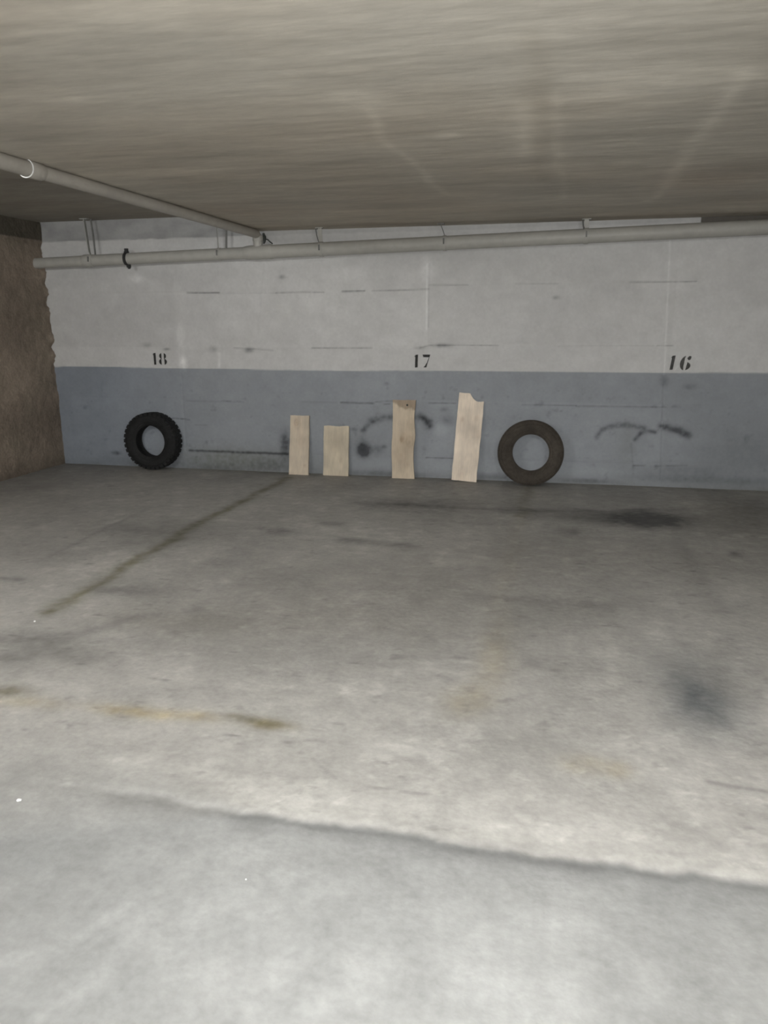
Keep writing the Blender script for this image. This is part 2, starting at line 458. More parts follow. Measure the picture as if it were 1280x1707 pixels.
# ---------------------------------------------------------------- floor: parking slab, aisle slab, joint between them
def floor_part(name, x0, x1, y0, y1, step, edge=None, parent=None, ystep=None):
    xs = axes(x0, x1, step); ys = axes(y0, y1, ystep or step)
    X, Y = np.meshgrid(xs, ys); x = X.ravel(); y = Y.ravel()
    Z = (fbm(x * 1.1, y * 1.1, 5) - .5) * .008 + (fbm(x * 9, y * 9, 8) - .5) * .0016
    wob = (fbm(x * 2.2, y * 0 + 3, 11) - .5) * .05 + (fbm(x * 14, y * 0, 12) - .5) * .034
    d = np.abs(y - JOINT_Y - wob)
    jl = 1.3 * np.clip((x + 1.9) / .9, .1, 1) * (.35 + .65 * fbm(x * 3.5, y * 0 + 7, 13))
    Z = Z - .0045 * jl * np.exp(-(d / .022) ** 2) + .003 * jl * np.clip((y - JOINT_Y - wob) / .02, -1, 1)
    base = np.array([.478, .470, .450])[None, :] * np.ones((len(x), 1))
    far = np.clip((y - 2.0) / 5.2, 0, 1)[:, None]
    # the parking slab is browner and dirtier than the aisle; the aisle side is polished grey
    blurw = .012 + .35 * np.clip((-.9 - x) / .8, 0, 1)
    park = np.clip((y - JOINT_Y - wob) / blurw * .5 + .5, 0, 1)[:, None]
    pk = park * np.array([.84, .83, .805]) + (1 - park) * np.array([.545, .557, .562]) * (1 + .10 * np.clip((JOINT_Y - y) / .5, 0, 1)[:, None] * 0)
    base = base * pk
    f1 = fbm(x * .8, y * .8, 21)[:, None]; f2 = fbm(x * 3.1, y * 3.1, 23)[:, None]; f3 = fbm(x * 11, y * 15, 25)[:, None]
    base = base * (1 - .28 * park * np.clip(f1 * 2 - .75 + far * .55, 0, 1))
    base = base * (.88 + .24 * f2) * (.92 + .16 * f3) * (.93 + .14 * fbm(x * 28, y * 28, 27, 3))[:, None]
    base = np.where((park > .5) & (f3 > .66) & (f2 > .5), base * 1.10, base)
    chip = np.clip(fbm(x * 17, y * 30, 29, 3) - .70, 0, 1)[:, None] * 3 * park
    base = base * (1 + .35 * chip)
    speck = np.clip(fbm(x * 13 + 5, y * 24, 30, 3) - .72, 0, 1)[:, None] * 4 * park
    base = base * (1 - .45 * speck)
    # trowel marks / worn whitish band next to the joint
    jd = np.exp(-((y - JOINT_Y - wob - .10) / .10) ** 2)[:, None] * park
    base = base * (1 + .03 * jd * f2)
    js = .30 + .5 * fbm(x * 2.3, y * 0 + 1, 31) ** 1.5
    fade = np.clip((x + 1.85) / .6, 0.05, 1) * np.clip(1.25 - np.abs(x + .35) / 1.6, .35, 1)
    base = mix(base, js * .8 * fade * np.exp(-np.abs((y - JOINT_Y - wob + .018) / .034) ** 1.6), 'k')
    base = mix(base, .30 * fade * np.exp(-np.abs((y - JOINT_Y - wob + .05) / .05) ** 2) * fbm(x * 4, y * 9, 35), 'k')
    base = mix(base, .35 * fade * np.exp(-(d / .009) ** 2) * np.clip(fbm(x * 5, y, 33) * 4 - 1.8, 0, 1), 'k')
    c = paint(base, x, y, FLOOR_BLOBS, FLOOR_STROKES, 1, grain=4.5, warp=.09, gain=1.35)
    # floor tinted darker towards the foot of the walls
    gr = np.clip(1 - (WALL_Y - y) / .16, 0, 1) * (.3 + .5 * fbm(x * 4, y * 4, 41))
    c = mix(c, gr * .5, 'd')
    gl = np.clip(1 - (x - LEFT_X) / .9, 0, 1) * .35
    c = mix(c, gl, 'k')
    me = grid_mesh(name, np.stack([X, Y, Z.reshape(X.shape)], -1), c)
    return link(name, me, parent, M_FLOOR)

floor = struct(floor_part('floor', LEFT_X - .05, 2.6, 2.6, WALL_Y + .05, .016))
floor_part('near_slab', -2.6, 1.6, 1.1, 2.6, .009, parent=floor)
for nm, (a, b_, c_, d_) in {'side_slab': (1.6, RIGHT_X, 1.1, 2.6), 'side_slab_far': (2.6, RIGHT_X, 2.6, WALL_Y + .05), 'aisle_slab': (LEFT_X, RIGHT_X, BACK_Y, 1.1), 'side_slab_left': (LEFT_X - .05, -2.6, 1.1, 2.6)}.items():
    floor_part('slab', a, b_, c_, d_, .08, parent=floor)

# ---------------------------------------------------------------- painted end wall
def build_wall_back():
    xs = np.concatenate([axes(LEFT_X - .12, 2.3, .0098)[:-1], axes(2.3, RIGHT_X + .05, .03)]); zs = axes(-.03, CEIL_HI + .05, .0098)
    X, Z = np.meshgrid(xs, zs); x = X.ravel(); z = Z.ravel()
    seam_z = [.19, .735, 1.27, 1.805]
    off = np.where(x > -1.28, .035, 0) + np.where(x > .92, .01, 0)
    groove = np.zeros(len(x))
    for s in seam_z:
        br = np.clip(fbm(x * 1.8, z * 0 + s * 7, 61) * 2.2 - .6, .1, 1)
        groove += br * np.exp(-((z - s - off) / .008) ** 2)
    for s in (-3.87, -1.28, .92):
        groove += .6 * np.exp(-((x - s) / .008) ** 2)
    row = np.digitize(z - off, seam_z); colp = np.digitize(x, [-3.87, -1.28, .92])
    rel = (np.sin(row * 12.9 + colp * 78.2) * .5)
    y = WALL_Y + .003 * np.clip(groove, 0, 1) - .0015 * rel + (fbm(x * 1.5, z * 1.5, 63) - .5) * .006
    wob = (fbm(x * 6, x * 0, 65) - .5) * .006 + .010 * np.exp(-((x + 4.9) / .7) ** 2) - .006 * np.exp(-((x + 2.2) / 1.) ** 2) + np.clip(x, 0, 3) * .004
    white = np.array([.575, .570, .556]); blue = np.array([.300, .318, .338]); grey = np.array([.34, .34, .335])
    lf = np.clip((-3.6 - x) / 1.2, 0, 1)[:, None]
    blue = blue * (1 - lf * np.array([.20, .17, .12])) * (1 - .08 * np.clip((x - .6) / 1., 0, 1))[:, None]
    fade = np.clip((z - (PAINT_Z + wob)) / .004 + .5, 0, 1)[:, None]
    c = blue * (1 - fade) + white * fade
    c = c * (.95 + .10 * fbm(x * 1.1, z * 1.1, 67))[:, None] * (.95 + .10 * fbm(x * 3, z * 9, 68))[:, None]
    c = c * (1 + .03 * np.sin(row * 7.7 + colp * 3.3))[:, None]
    # unpainted concrete edge of the slab above the paint
    up = np.clip((z - 2.322 - (fbm(x * 7, x * 0, 69) - .5) * .02) / .01, 0, 1)
    up = up * np.where(x > -2.9, .35, 1.0)
    bare = grey * (.8 + .45 * fbm(x * 5, z * 12, 70))[:, None]
    c = c * (1 - up[:, None]) + bare * up[:, None]
    # beyond the last bay the wall top turns dark brown
    dark_band = ((x > 1.078) & (z > 2.26))[:, None]
    c = np.where(dark_band, np.array([.11, .10, .085]) * (.8 + .4 * fbm(x * 5, z * 5, 71))[:, None], c)
    c = paint(c, x, z, WALL_BLOBS, WALL_STROKES, 2, grain=7, warp=.035, gain=1.35)
    # scuffs and splashes low on the dado
    lo = np.clip(1 - z / .10, 0, 1) * fbm(x * 5, z * 5, 73)
    c = mix(c, lo * .45, 'd')
    sp = np.clip(fbm(x * 16, z * 16, 75) - .70, 0, 1) * 3 * (z < .9)
    c = mix(c, sp * .6, 'k')
    P = np.stack([X, y.reshape(X.shape), Z], -1)
    return link('wall_back', grid_mesh('wall_back', P, c), None, M_WALL)
wall_back = struct(build_wall_back())

# ---------------------------------------------------------------- rough brown side wall, trowelled up against the end wall
def build_wall_left():
    ys = np.concatenate([axes(BACK_Y, 5.4, .10)[:-1], axes(5.4, WALL_Y + .02, .013)]); zs = axes(-.03, CEIL_HI + .05, .016)
    Y, Z = np.meshgrid(ys, zs); y = Y.ravel(); z = Z.ravel()
    near = np.clip((y - 5.4) / .3, 0, 1)
    lump = (fbm(y * 5, z * 5, 81, 3) - .5) * .020 + (fbm(y * 18, z * 18, 82, 3) - .5) * .010
    edge = np.exp(-((WALL_Y - y) / .05) ** 2)
    rag = (fbm(z * 11, z * 0 + 2, 83, 3) - .40) * .075 + (fbm(z * 36, z * 0 + 2, 84, 2) - .5) * .022
    rag = rag + .03 * np.exp(-((z - 1.33) / .05) ** 2) - .012
    hi = np.clip((z - .95) / .1, .25, 1) * np.clip((2.33 - z) / .05, .2, 1)
    x = LEFT_X + lump * near + edge * rag * hi
    base = np.array([.255, .208, .165])[None, :] * (.75 + .5 * fbm(y * 2, z * 2, 85))[:, None]
    gr = np.clip(fbm(y * 3, z * 3, 86) * 2 - .8, 0, 1)[:, None]
    base = base * (1 - .3 * gr) + np.array([.18, .17, .125]) * .3 * gr
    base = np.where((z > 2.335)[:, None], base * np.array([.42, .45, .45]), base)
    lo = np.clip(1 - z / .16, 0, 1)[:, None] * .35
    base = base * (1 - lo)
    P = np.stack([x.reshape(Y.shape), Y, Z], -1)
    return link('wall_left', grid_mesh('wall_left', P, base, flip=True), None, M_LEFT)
wall_left = struct(build_wall_left())

bm = bmesh.new(); bx(bm, (RIGHT_X + .05, (BACK_Y + WALL_Y) / 2, 1.25), (.1, WALL_Y - BACK_Y + .2, 2.6)); struct(obj('wall_right', bm, M_PLAIN))
bm = bmesh.new(); bx(bm, ((LEFT_X + RIGHT_X) / 2, BACK_Y - .05, 1.25), (RIGHT_X - LEFT_X + .2, .1, 2.6)); struct(obj('wall_front', bm, M_PLAIN))

# ---------------------------------------------------------------- ceiling: low slab, and the higher one over the left bay
def ceiling_part(name, x0, x1, y0, y1, z, step, parent=None, seed=0, tone=1.0):
    xs = axes(x0, x1, step); ys = axes(y0, y1, step)
    X, Y = np.meshgrid(xs, ys); x = X.ravel(); y = Y.ravel()
    Z = z - (fbm(x * .7, y * 2.5, 91 + seed) - .5) * .010 + (fbm(x * 3, y * 16, 92 + seed) - .5) * .003
    # faint marks of the shuttering boards, running along the wall
    bd = np.abs(((y + .03 * fbm(x, y, 93)) / .5) % 1 - .5)
    Z = Z + .0 * bd
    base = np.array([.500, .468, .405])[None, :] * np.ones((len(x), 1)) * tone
    s1 = fbm(x * .9, y * 4.5, 94 + seed)[:, None]; s2 = fbm(x * 2.4, y * 13, 95 + seed)[:, None]; s3 = fbm(x * .7, y * .7, 96 + seed)[:, None]
    base = base * (.84 + .32 * s1) * (.95 + .10 * s2) * (.90 + .2 * fbm(x * 1.5, y * 2.0, 97 + seed))[:, None]
    warm = np.clip(s3 * 2 - .7, 0, 1)
    base = base * (1 - warm * np.array([.0, .05, .10]))
    c = paint(base, x, y, CEILING_BLOBS, CEILING_STROKES, 3, grain=2.5, warp=.12, gain=1.4)
    P = np.stack([X, Y, Z.reshape(X.shape)], -1)
    me = grid_mesh(name, P, c, flip=True)
    return link(name, me, parent, M_CEIL)
ceiling = struct(ceiling_part('ceiling', STEP_X, 2.6, 1.5, WALL_Y + .06, CEIL, .02))
ceiling_part('slab', 2.6, RIGHT_X, 1.5, WALL_Y + .06, CEIL, .1, ceiling)
ceiling_part('slab', STEP_X, RIGHT_X, BACK_Y, 1.5, CEIL, .1, ceiling)
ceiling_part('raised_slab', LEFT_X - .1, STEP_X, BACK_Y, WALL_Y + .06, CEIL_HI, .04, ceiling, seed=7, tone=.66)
bm = bmesh.new(); bx(bm, (STEP_X + .02, (BACK_Y + WALL_Y) / 2, (CEIL + CEIL_HI) / 2 + .02), (.04, WALL_Y - BACK_Y + .1, CEIL_HI - CEIL + .03)); obj('slab_edge', bm, M_PLAIN, ceiling)
bm = bmesh.new(); bx(bm, ((STEP_X + RIGHT_X) / 2, (BACK_Y + WALL_Y) / 2, CEIL + .12), (RIGHT_X - STEP_X, WALL_Y - BACK_Y + .2, .10)); obj('slab_core', bm, M_PLAIN, ceiling)
bm = bmesh.new(); bx(bm, ((LEFT_X + STEP_X) / 2 - .05, (BACK_Y + WALL_Y) / 2, CEIL_HI + .08), (STEP_X - LEFT_X + .2, WALL_Y - BACK_Y + .2, .10)); obj('slab_core', bm, M_PLAIN, ceiling)

# ---------------------------------------------------------------- stencilled bay numbers (flat paint on the wall)
def poly(bm, pts, fx):
    vs = [bm.verts.new(fx(p)) for p in pts]; bm.faces.new(vs)

def crescent(cx, cy, rx, ry, a0, a1, wmax, n=14):
    """thick-and-thin stroke of a stencil curve between two angles (degrees)"""
    out, inn = [], []
    for k in range(n + 1):
        t = k / n; a = math.radians(a0 + (a1 - a0) * t); wdt = 1.12 * wmax * (math.sin(math.pi * t) ** .6 * .9 + .1)
        out.append((cx + rx * math.cos(a), cy + ry * math.sin(a)))
        inn.append((cx + (rx - wdt) * math.cos(a), cy + (ry - wdt * .35) * math.sin(a)))
    return out + inn[::-1]

GLYPH = {
    '1': [[(.06, 0), (.27, .02), (.26, 1.0), (.05, .97)], [(-.02, .86), (.04, .80), (.05, .93)]],
    '8': [crescent(.33, .74, .32, .27, 112, 248, .19), crescent(.33, .74, .32, .27, -68, 68, .19),
          crescent(.33, .26, .37, .28, 112, 248, .21), crescent(.33, .26, .37, .28, -68, 68, .21)],
    '7': [[(.0, 1.0), (.60, 1.0), (.55, .80), (.06, .80)], [(.50, .78), (.54, .78), (.42, .35), (.34, .02), (.10, .02), (.22, .14), (.37, .40)]],
    '6': [crescent(.36, .48, .36, .50, 100, 262, .24), crescent(.36, .27, .36, .28, -78, 72, .24),
          [(.40, .80), (.47, .92), (.55, .98), (.66, .92), (.66, .78), (.60, .68), (.50, .68)]],
}

def bay_number(text, x, z, h, gap, slant, mat, label):
    bm = bmesh.new(); u = 0
    for ch in text:
        for g in GLYPH[ch]:
            poly(bm, g, lambda p: (x + (u + p[0] + slant * p[1]) * h, WALL_Y - .0045, z + p[1] * h))
        u += gap
    bmesh.ops.triangulate(bm, faces=bm.faces)
    o = obj('painted_number', bm, mat, wall_back); o['label'] = label
    return o
bay_number('18', -4.175, 1.086, .121, .58, 0.0, M_STENCIL, 'black stencilled bay number 18')
bay_number('17', -1.412, 1.079, .124, .62, .04, M_STENCIL, 'black stencilled bay number 17')
bay_number('16', .915, 1.078, .128, .66, .14, M_STENCIL_WORN, 'worn black stencilled bay number 16')

# ---------------------------------------------------------------- main drain pipe along the wall
PY = 7.323
def pipe_z(x): return 2.109 + (x - LEFT_X) * .02137
def pp(x): return (x, PY, pipe_z(x))

def ring_clamp(bm, x, r, width=.028, th=.005, lug=True):
    prof = []
    for k in range(33):
        a = 2 * math.pi * k / 32
        prof.append((math.cos(a), math.sin(a)))
    for s in (-1, 1): pass
    vo = []
    for sx in (-width / 2, width / 2):
        vo.append([bm.verts.new((x + sx, PY + c_ * (r + th), pipe_z(x) + s_ * (r + th))) for c_, s_ in prof[:-1]])
        vo.append([bm.verts.new((x + sx, PY + c_ * (r - .002), pipe_z(x) + s_ * (r - .002))) for c_, s_ in prof[:-1]])
    a, ai, b, bi = vo[0], vo[1], vo[2], vo[3]
    for k in range(32):
        j = (k + 1) % 32
        bm.faces.new((a[k], a[j], b[j], b[k])); bm.faces.new((a[k], ai[k], ai[j], a[j])); bm.faces.new((b[k], b[j], bi[j], bi[k])); bm.faces.new((ai[k], bi[k], bi[j], ai[j]))

def coupling(x, r, ln, parent):
    bm = bmesh.new(); sweep(bm, [pp(x - ln / 2), pp(x - ln / 2 + .012), pp(x + ln / 2 - .012), pp(x + ln / 2)], [r + .002, r + .007, r + .007, r + .002], 28)
    return obj('coupling', bm, M_PIPE, parent, True)

def main_pipe():
    t = thing('drain_pipe', 'long pale grey drain pipe running along the end wall under the ceiling', 'pipe', (-2.9, PY, pipe_z(-2.9)))
    def loc(o): o.location = -t.location; return o
    RL, RR = .052, .063
    bm = bmesh.new(); sweep(bm, [pp(LEFT_X - .04), pp(-4.74)], RL, 28); loc(obj('pipe_section', bm, M_PIPE, t, True))
    bm = bmesh.new(); sweep(bm, [pp(-4.74), pp(-3.02)], RL + .003, 28); loc(obj('pipe_section', bm, M_PIPE, t, True))
    bm = bmesh.new(); sweep(bm, [pp(-2.80), pp(4.5)], RR - .001, 28); loc(obj('pipe_section', bm, M_PIPE, t, True))
    loc(coupling(-4.74, RL + .002, .10, t))
    # tee under the overhead pipe
    bm = bmesh.new(); sweep(bm, [pp(-3.05), pp(-3.03), pp(-2.99), pp(-2.81), pp(-2.78), pp(-2.76)], [RL + .005, RL + .010, RR + .003, RR + .003, RR + .006, RR + .001], 28)
    loc(obj('tee_fitting', bm, M_PIPE, t, True))
    bm = bmesh.new(); z0 = pipe_z(-2.909)
    sweep(bm, [(-2.909, PY, z0 + .02), (-2.909, PY, z0 + .10), (-2.909, PY, z0 + .104), (-2.909, PY, z0 + .148), (-2.909, PY, z0 + .152)], [.044, .044, .050, .050, .044], 24)
    loc(obj('tee_branch', bm, M_PIPE, t, True))
    loc(coupling(1.95, RR, .12, t))
    # strap hangers: ring round the pipe, strap up to the slab
    def hanger(x, r, top, lean, mat_s, w_=.030, dark=False):
        bm = bmesh.new(); ring_clamp(bm, x, r, w_); o = loc(obj('pipe_clamp', bm, M_PIPE, t, False))
        bm = bmesh.new(); zt = pipe_z(x) + r
        pts = [(x, PY - .01, zt - .004), (x + lean * .3, PY - .012, zt + .03), (x + lean, PY - .012, top - .012), (x + lean, PY - .012, top + .004)]
        sweep(bm, pts, 0, flat=(w_, .006)); s = loc(obj('strap_or_shade', bm, mat_s, t))
        bm = bmesh.new(); bx(bm, (x + lean, PY - .012, top - .004), (w_ + .035, .05, .008)); loc(obj('ceiling_plate', bm, mat_s, t))
        bm = bmesh.new(); bx(bm, (x, PY - r - .008, pipe_z(x) + .01), (.012, .014, .05)); obj('clamp_bolt', bm, M_STRAP_DARK, o)
        return o
    hanger(-4.70, RL + .003, CEIL_HI, -.035, M_STRAP, .048)
    bm = bmesh.new(); sweep(bm, [(-4.66, PY + .01, pipe_z(-4.66) + .05), (-4.67, PY + .02, 2.36), (-4.69, PY + .03, CEIL_HI)], 0, flat=(.016, .006)); loc(obj('strap_or_shade', bm, M_STRAP_DARK, t))  # dark strip standing in for the shadow cast by the strap
    hanger(-3.31, RL + .003, CEIL_HI, -.01, M_STRAP, .034)
    bm = bmesh.new(); sweep(bm, [(-3.245, PY + .02, pipe_z(-3.24) + .05), (-3.238, PY + .03, 2.38), (-3.235, PY + .03, CEIL_HI)], 0, flat=(.018, .006)); loc(obj('dark_strip', bm, M_STRAP_DARK, t))
    hanger(-2.28, RR, CEIL, -.005, M_PIPE, .038)
    bm = bmesh.new(); sweep(bm, [(-2.325, PY - .02, CEIL), (-2.315, PY - .02, 2.30), (-2.295, PY - .03, 2.24)], 0, flat=(.012, .006)); loc(obj('dark_strip', bm, M_STRAP_DARK, t))  # thin dark strip left of the pale strap
    hanger(-1.11, RR, CEIL, -.035, M_STRAP_DARK, .026)
    hanger(.13, RR, CEIL, -.004, M_PIPE, .040)
    bm = bmesh.new(); sweep(bm, [(.092, PY - .01, CEIL), (.10, PY - .02, 2.31), (.112, PY - .03, 2.27)], 0, flat=(.012, .006)); loc(obj('dark_strip', bm, M_STRAP_DARK, t))  # another thin dark strip beside its strap
    # black bolted clamp with a bolt above and below
    x = -4.305
    bm = bmesh.new(); ring_clamp(bm, x, RL + .003, .030, .007); k = loc(obj('black_clamp', bm, M_BLACK, t)); k['label'] = 'black bolted clamp'
    bm = bmesh.new(); bx(bm, (x, PY, pipe_z(x) + RL + .026), (.032, .024, .040)); bx(bm, (x, PY, pipe_z(x) + RL + .012), (.040, .034, .012)); obj('clamp_bolt', bm, M_BLACK, k)
    bm = bmesh.new(); bx(bm, (x + .02, PY - .01, pipe_z(x) - RL - .018), (.034, .030, .030)); bx(bm, (x + .022, PY - .01, pipe_z(x) - RL - .036), (.020, .018, .018)); obj('clamp_bolt', bm, M_BLACK, k)
    return t
main_pipe()

# overhead pipe under the step of the ceiling, running towards the camera
def overhead_pipe():
    xp, r = -2.909, .039
    t = thing('overhead_pipe', 'tan overhead pipe running out from the end wall beneath the ceiling step', 'pipe', (xp, 5.0, 2.33))
    def loc(o): o.location = -t.location; return o
    zt = lambda y: 2.326 - .0 * (y - 5)
    bm = bmesh.new(); sweep(bm, [(xp, 4.05, zt(4)), (xp, 7.25, zt(7)), (xp, 7.29, zt(7) - .006), (xp, 7.315, zt(7) - .022), (xp, PY, zt(7) - .045)], r, 24); loc(obj('pipe_section', bm, M_PIPE_TAN, t, True))
    bm = bmesh.new(); sweep(bm, [(xp, -4.8, zt(0)), (xp, 4.05, zt(0))], r + .002, 24); loc(obj('pipe_section', bm, M_PIPE_TAN, t, True))
    bm = bmesh.new(); sweep(bm, [(xp, 3.99, zt(0)), (xp, 4.0, zt(0)), (xp, 4.11, zt(0)), (xp, 4.12, zt(0))], [r + .002, r + .007, r + .007, r + .002], 24); o = loc(obj('coupling', bm, M_PIPE_TAN, t, True))
    bm = bmesh.new()
    n = 24
    ring = [(xp + (r + .0085) * math.cos(2 * math.pi * k / n), 3.985, zt(0) + (r + .0085) * math.sin(2 * math.pi * k / n)) for k in range(n)]
    sweep(bm, ring + ring[:1], .0035, 6, cap=False); o = loc(obj('glue_bead', bm, M_WHITE, t, True)); o['label'] = 'white glue bead'
    for y in (1.9, 5.2):
        bm = bmesh.new(); bx(bm, (xp, y, zt(0) + r + .004), (.03, .02, .012)); loc(obj('pipe_bracket', bm, M_STRAP_DARK, t))
    return t
overhead_pipe()

# scrap of dark wire hooked behind the tee
bm = bmesh.new()
sweep(bm, [(-2.862, 7.35, 2.335), (-2.848, 7.35, 2.300), (-2.850, 7.345, 2.262), (-2.858, 7.34, 2.24)], [.010, .016, .013, .008], 8)
sweep(bm, [(-2.850, 7.345, 2.285), (-2.815, 7.34, 2.275), (-2.785, 7.335, 2.250), (-2.765, 7.332, 2.236)], .006, 8)
tag(obj('wire_scrap', bm, M_WIRE, None, True), 'scrap of dark wire caught in the corner beside the pipe tee', 'wire')

# ---------------------------------------------------------------- tyres
def tyre(name, label, loc, lean, yaw, mat, R=.315, W=.185, rb=.176, knobby=True, spin=0):
    """axis along local Y, outer face towards -Y; base point at the origin"""
    t = thing(name, label, 'tyre', loc, (0, 0, yaw), 'old tyres against the end wall')
    hw = W / 2
    # outside profile from front bead round the tread to the back bead, then the inner liner back
    outer = [(-hw * .72, rb), (-hw * .80, rb + .006), (-hw * .86, rb + .020), (-hw * .97, rb + .045), (-hw, rb + .068), (-hw * .98, rb + .090), (-hw * .92, R - .024), (-hw * .84, R - .010), (-hw * .74, R - .005)]
    crown = [(-hw * .45, R - .0025), (0, R - .0015), (hw * .45, R - .0025)]
    front_to_back = outer + crown + [(-y, r) for y, r in outer[::-1]]
    inner = [(hw * .62, rb + .002), (hw * .74, rb + .030), (hw * .86, rb + .066), (hw * .80, R - .030), (hw * .60, R - .016), (0, R - .013), (-hw * .60, R - .016), (-hw * .80, R - .030), (-hw * .86, rb + .066), (-hw * .74, rb + .030), (-hw * .62, rb + .002)]
    def lathe(prof, seg=96, closed=False):
        bm = bmesh.new(); rings = []
        for k in range(seg):
            a = 2 * math.pi * k / seg
            rings.append([bm.verts.new((r * math.cos(a), y, r * math.sin(a))) for y, r in prof])
        for k in range(seg):
            A, B = rings[k], rings[(k + 1) % seg]
            for j in range(len(prof) - (0 if closed else 1)):
                j2 = (j + 1) % len(prof)
                bm.faces.new((A[j], A[j2], B[j2], B[j]))
        return bm
    ctr = Matrix.Rotation(lean, 4, 'X') @ Matrix.Translation((0, 0, R)) @ Matrix.Rotation(spin, 4, 'Y')
    def put(o): o.matrix_local = ctr; return o
    o = put(obj('casing', lathe(front_to_back + inner, closed=True), mat, t, True))
    # bead rings and moulded sidewall ribs
    for s in (-1, 1):
        bm = lathe([(s * hw * .70, rb - .002), (s * hw * .80, rb - .003), (s * hw * .84, rb + .006), (s * hw * .76, rb + .010)], closed=True)
        put(obj('bead', bm, mat, t, True))
    bm = bmesh.new()
    for rr in (rb + .030, R - .040):
        yy = -hw * (.93 if rr < rb + .04 else .985)
        sweep(bm, [(rr * math.cos(2 * math.pi * k / 72), yy, rr * math.sin(2 * math.pi * k / 72)) for k in range(73)], .0022, 6, cap=False)
    put(obj('sidewall_rib', bm, mat, t, True))
    # tread lugs
    bm = bmesh.new(); n = 34 if knobby else 64
    for k in range(n):
        a = 2 * math.pi * k / n
        for row, (yc, ww) in enumerate(((-.78, .26), (-.36, .30), (0.02, .26), (.38, .30), (.78, .26))):
            aa = a + (row % 2) * math.pi / n
            h = (.009 if knobby else .007) if abs(yc) > .7 else .007
            rr = R - (.006 if abs(yc) > .7 else .002) + h / 2 - .003
            ln = 2 * math.pi * R / n * (.62 if knobby else .74)
            M = Matrix.Rotation(-aa, 4, 'Y') @ Matrix.Translation((rr, yc * hw, 0)) @ Matrix.Rotation(.18 * (1 if yc > 0 else -1), 4, 'X') @ Matrix.Diagonal((h, ww * hw, ln, 1))
            bmesh.ops.create_cube(bm, size=1, matrix=M)
            if knobby and abs(yc) > .7:
                M = Matrix.Rotation(-aa, 4, 'Y') @ Matrix.Translation((R - .016, math.copysign(hw * .93, yc), 0)) @ Matrix.Diagonal((.026, .012, ln, 1))
                bmesh.ops.create_cube(bm, size=1, matrix=M)
    o = put(obj('tread', bm, mat, t)); o['kind'] = 'stuff'
    return t
tyre('tyre', 'black knobbly tyre leaning on the wall under number 18', (-4.190, 7.350, .004), -.035, .0, M_RUBBER, R=.298, W=.160, rb=.168, knobby=True)
tyre('tyre', 'brown dusty smooth tyre leaning right of the notched board', (-.270, 7.298, .004), -.130, .0, M_RUBBER_DUSTY, R=.305, W=.162, rb=.174, knobby=False)

# ---------------------------------------------------------------- boards
def board(label, x, y, L, W, th=.024, tilt=0, seed=0, tone=(.60, .50, .385), top=None, left=None, right=None, dark_top=0):
    """a sawn board leaning on the wall; x = centre of its foot, y = its front foot; the head rests on the wall"""
    t = thing('wooden_board', label, 'board', (x, y, 0.001), (0, 0, 0), 'boards leaning on the end wall')
    gap = WALL_Y - .004 - y - th * .98
    lean = -math.asin(min(.9, gap / (L * .985)))
    nu, nv = 36, int(L / .008)
    U, V = np.meshgrid(np.linspace(0, 1, nu), np.linspace(0, 1, nv))
    v1 = V.ravel(); u1 = U.ravel()
    lz = V * L
    le = -W / 2 + (fbm(V * L * 9 + 1, V * 0, 100 + seed) - .5) * .008 + (left(V) if left else 0)
    re = W / 2 + (fbm(V * L * 9 + 5, V * 0, 120 + seed) - .5) * .008 + (right(V) if right else 0)
    PX = le * (1 - U) + re * U
    tp = top(U) if top else 0 * U
    tp = tp + (fbm(U * 6, U * 0, 130 + seed) - .5) * .006
    PZ = lz + tp * np.clip((V - .8) / .2, 0, 1)
    PZ = PZ - (fbm(U * 7, U * 0, 133 + seed) - .5) * .006 * (1 - np.clip(V / .1, 0, 1))
    PZ = np.maximum(PZ, 0.0)
    px = PX.ravel(); pz = PZ.ravel()
    relief = (fbm(px * 30 + seed * 5, pz * 3, 140 + seed) - .5) * .0022
    F_ = np.stack([px, relief, pz], -1); B_ = np.stack([px, relief * 0 + th, pz], -1)
    allv = np.concatenate([F_, B_]); n = nu * nv
    idx = np.arange(n).reshape(nv, nu)
    f = np.stack([idx[:-1, :-1], idx[:-1, 1:], idx[1:, 1:], idx[1:, :-1]], -1).reshape(-1, 4)
    b = f[:, ::-1] + n
    rim = np.concatenate([idx[0, :], idx[1:, -1], idx[-1, -2::-1], idx[-2:0:-1, 0]])
    r2 = np.roll(rim, -1)
    s = np.stack([r2, rim, rim + n, r2 + n], -1)
    faces = np.concatenate([f, b, s])
    me = bpy.data.meshes.new('plank')
    me.from_pydata(allv.tolist(), [], faces.tolist())
    wob = .05 * np.sin(pz * 7 + seed) + .02 * np.sin(pz * 19)
    g1 = fbm((px + wob * .3) * 42 + seed * 3, pz * 1.6, 150 + seed, 3); g2 = fbm(px * 7, pz * 6, 160 + seed, 3)
    c = np.array(tone)[None, :] * (.92 + .14 * g1)[:, None] * (.74 + .52 * g2)[:, None]
    for kx, kz, kr, ks in KNOTS.get(seed, []):
        d = np.hypot((px - kx * W), (pz - kz * L) / 1.5) / kr
        a = (ks * np.exp(-d ** 2) * (.8 + .2 * np.cos(d * 9)))[:, None]
        c = c * (1 - a) + c * np.array([.52, .40, .30]) * a
    if dark_top:
        a = (np.clip((pz - (L - dark_top) + .05 * (fbm(px * 14, pz * 8, 171) - .5) * 2 + px * .25) / .02, 0, 1) * .70)[:, None]
        c = c * (1 - a) + c * np.array([.42, .37, .34]) * a
    set_paint(me, np.concatenate([c, c * .85]))
    o = link('plank', me, t, M_WOOD)
    o.matrix_local = Matrix.Rotation(lean, 4, 'X') @ Matrix.Rotation(tilt, 4, 'Y')
    if tilt: t.location.z += abs(math.sin(tilt)) * W / 2
    return t, o
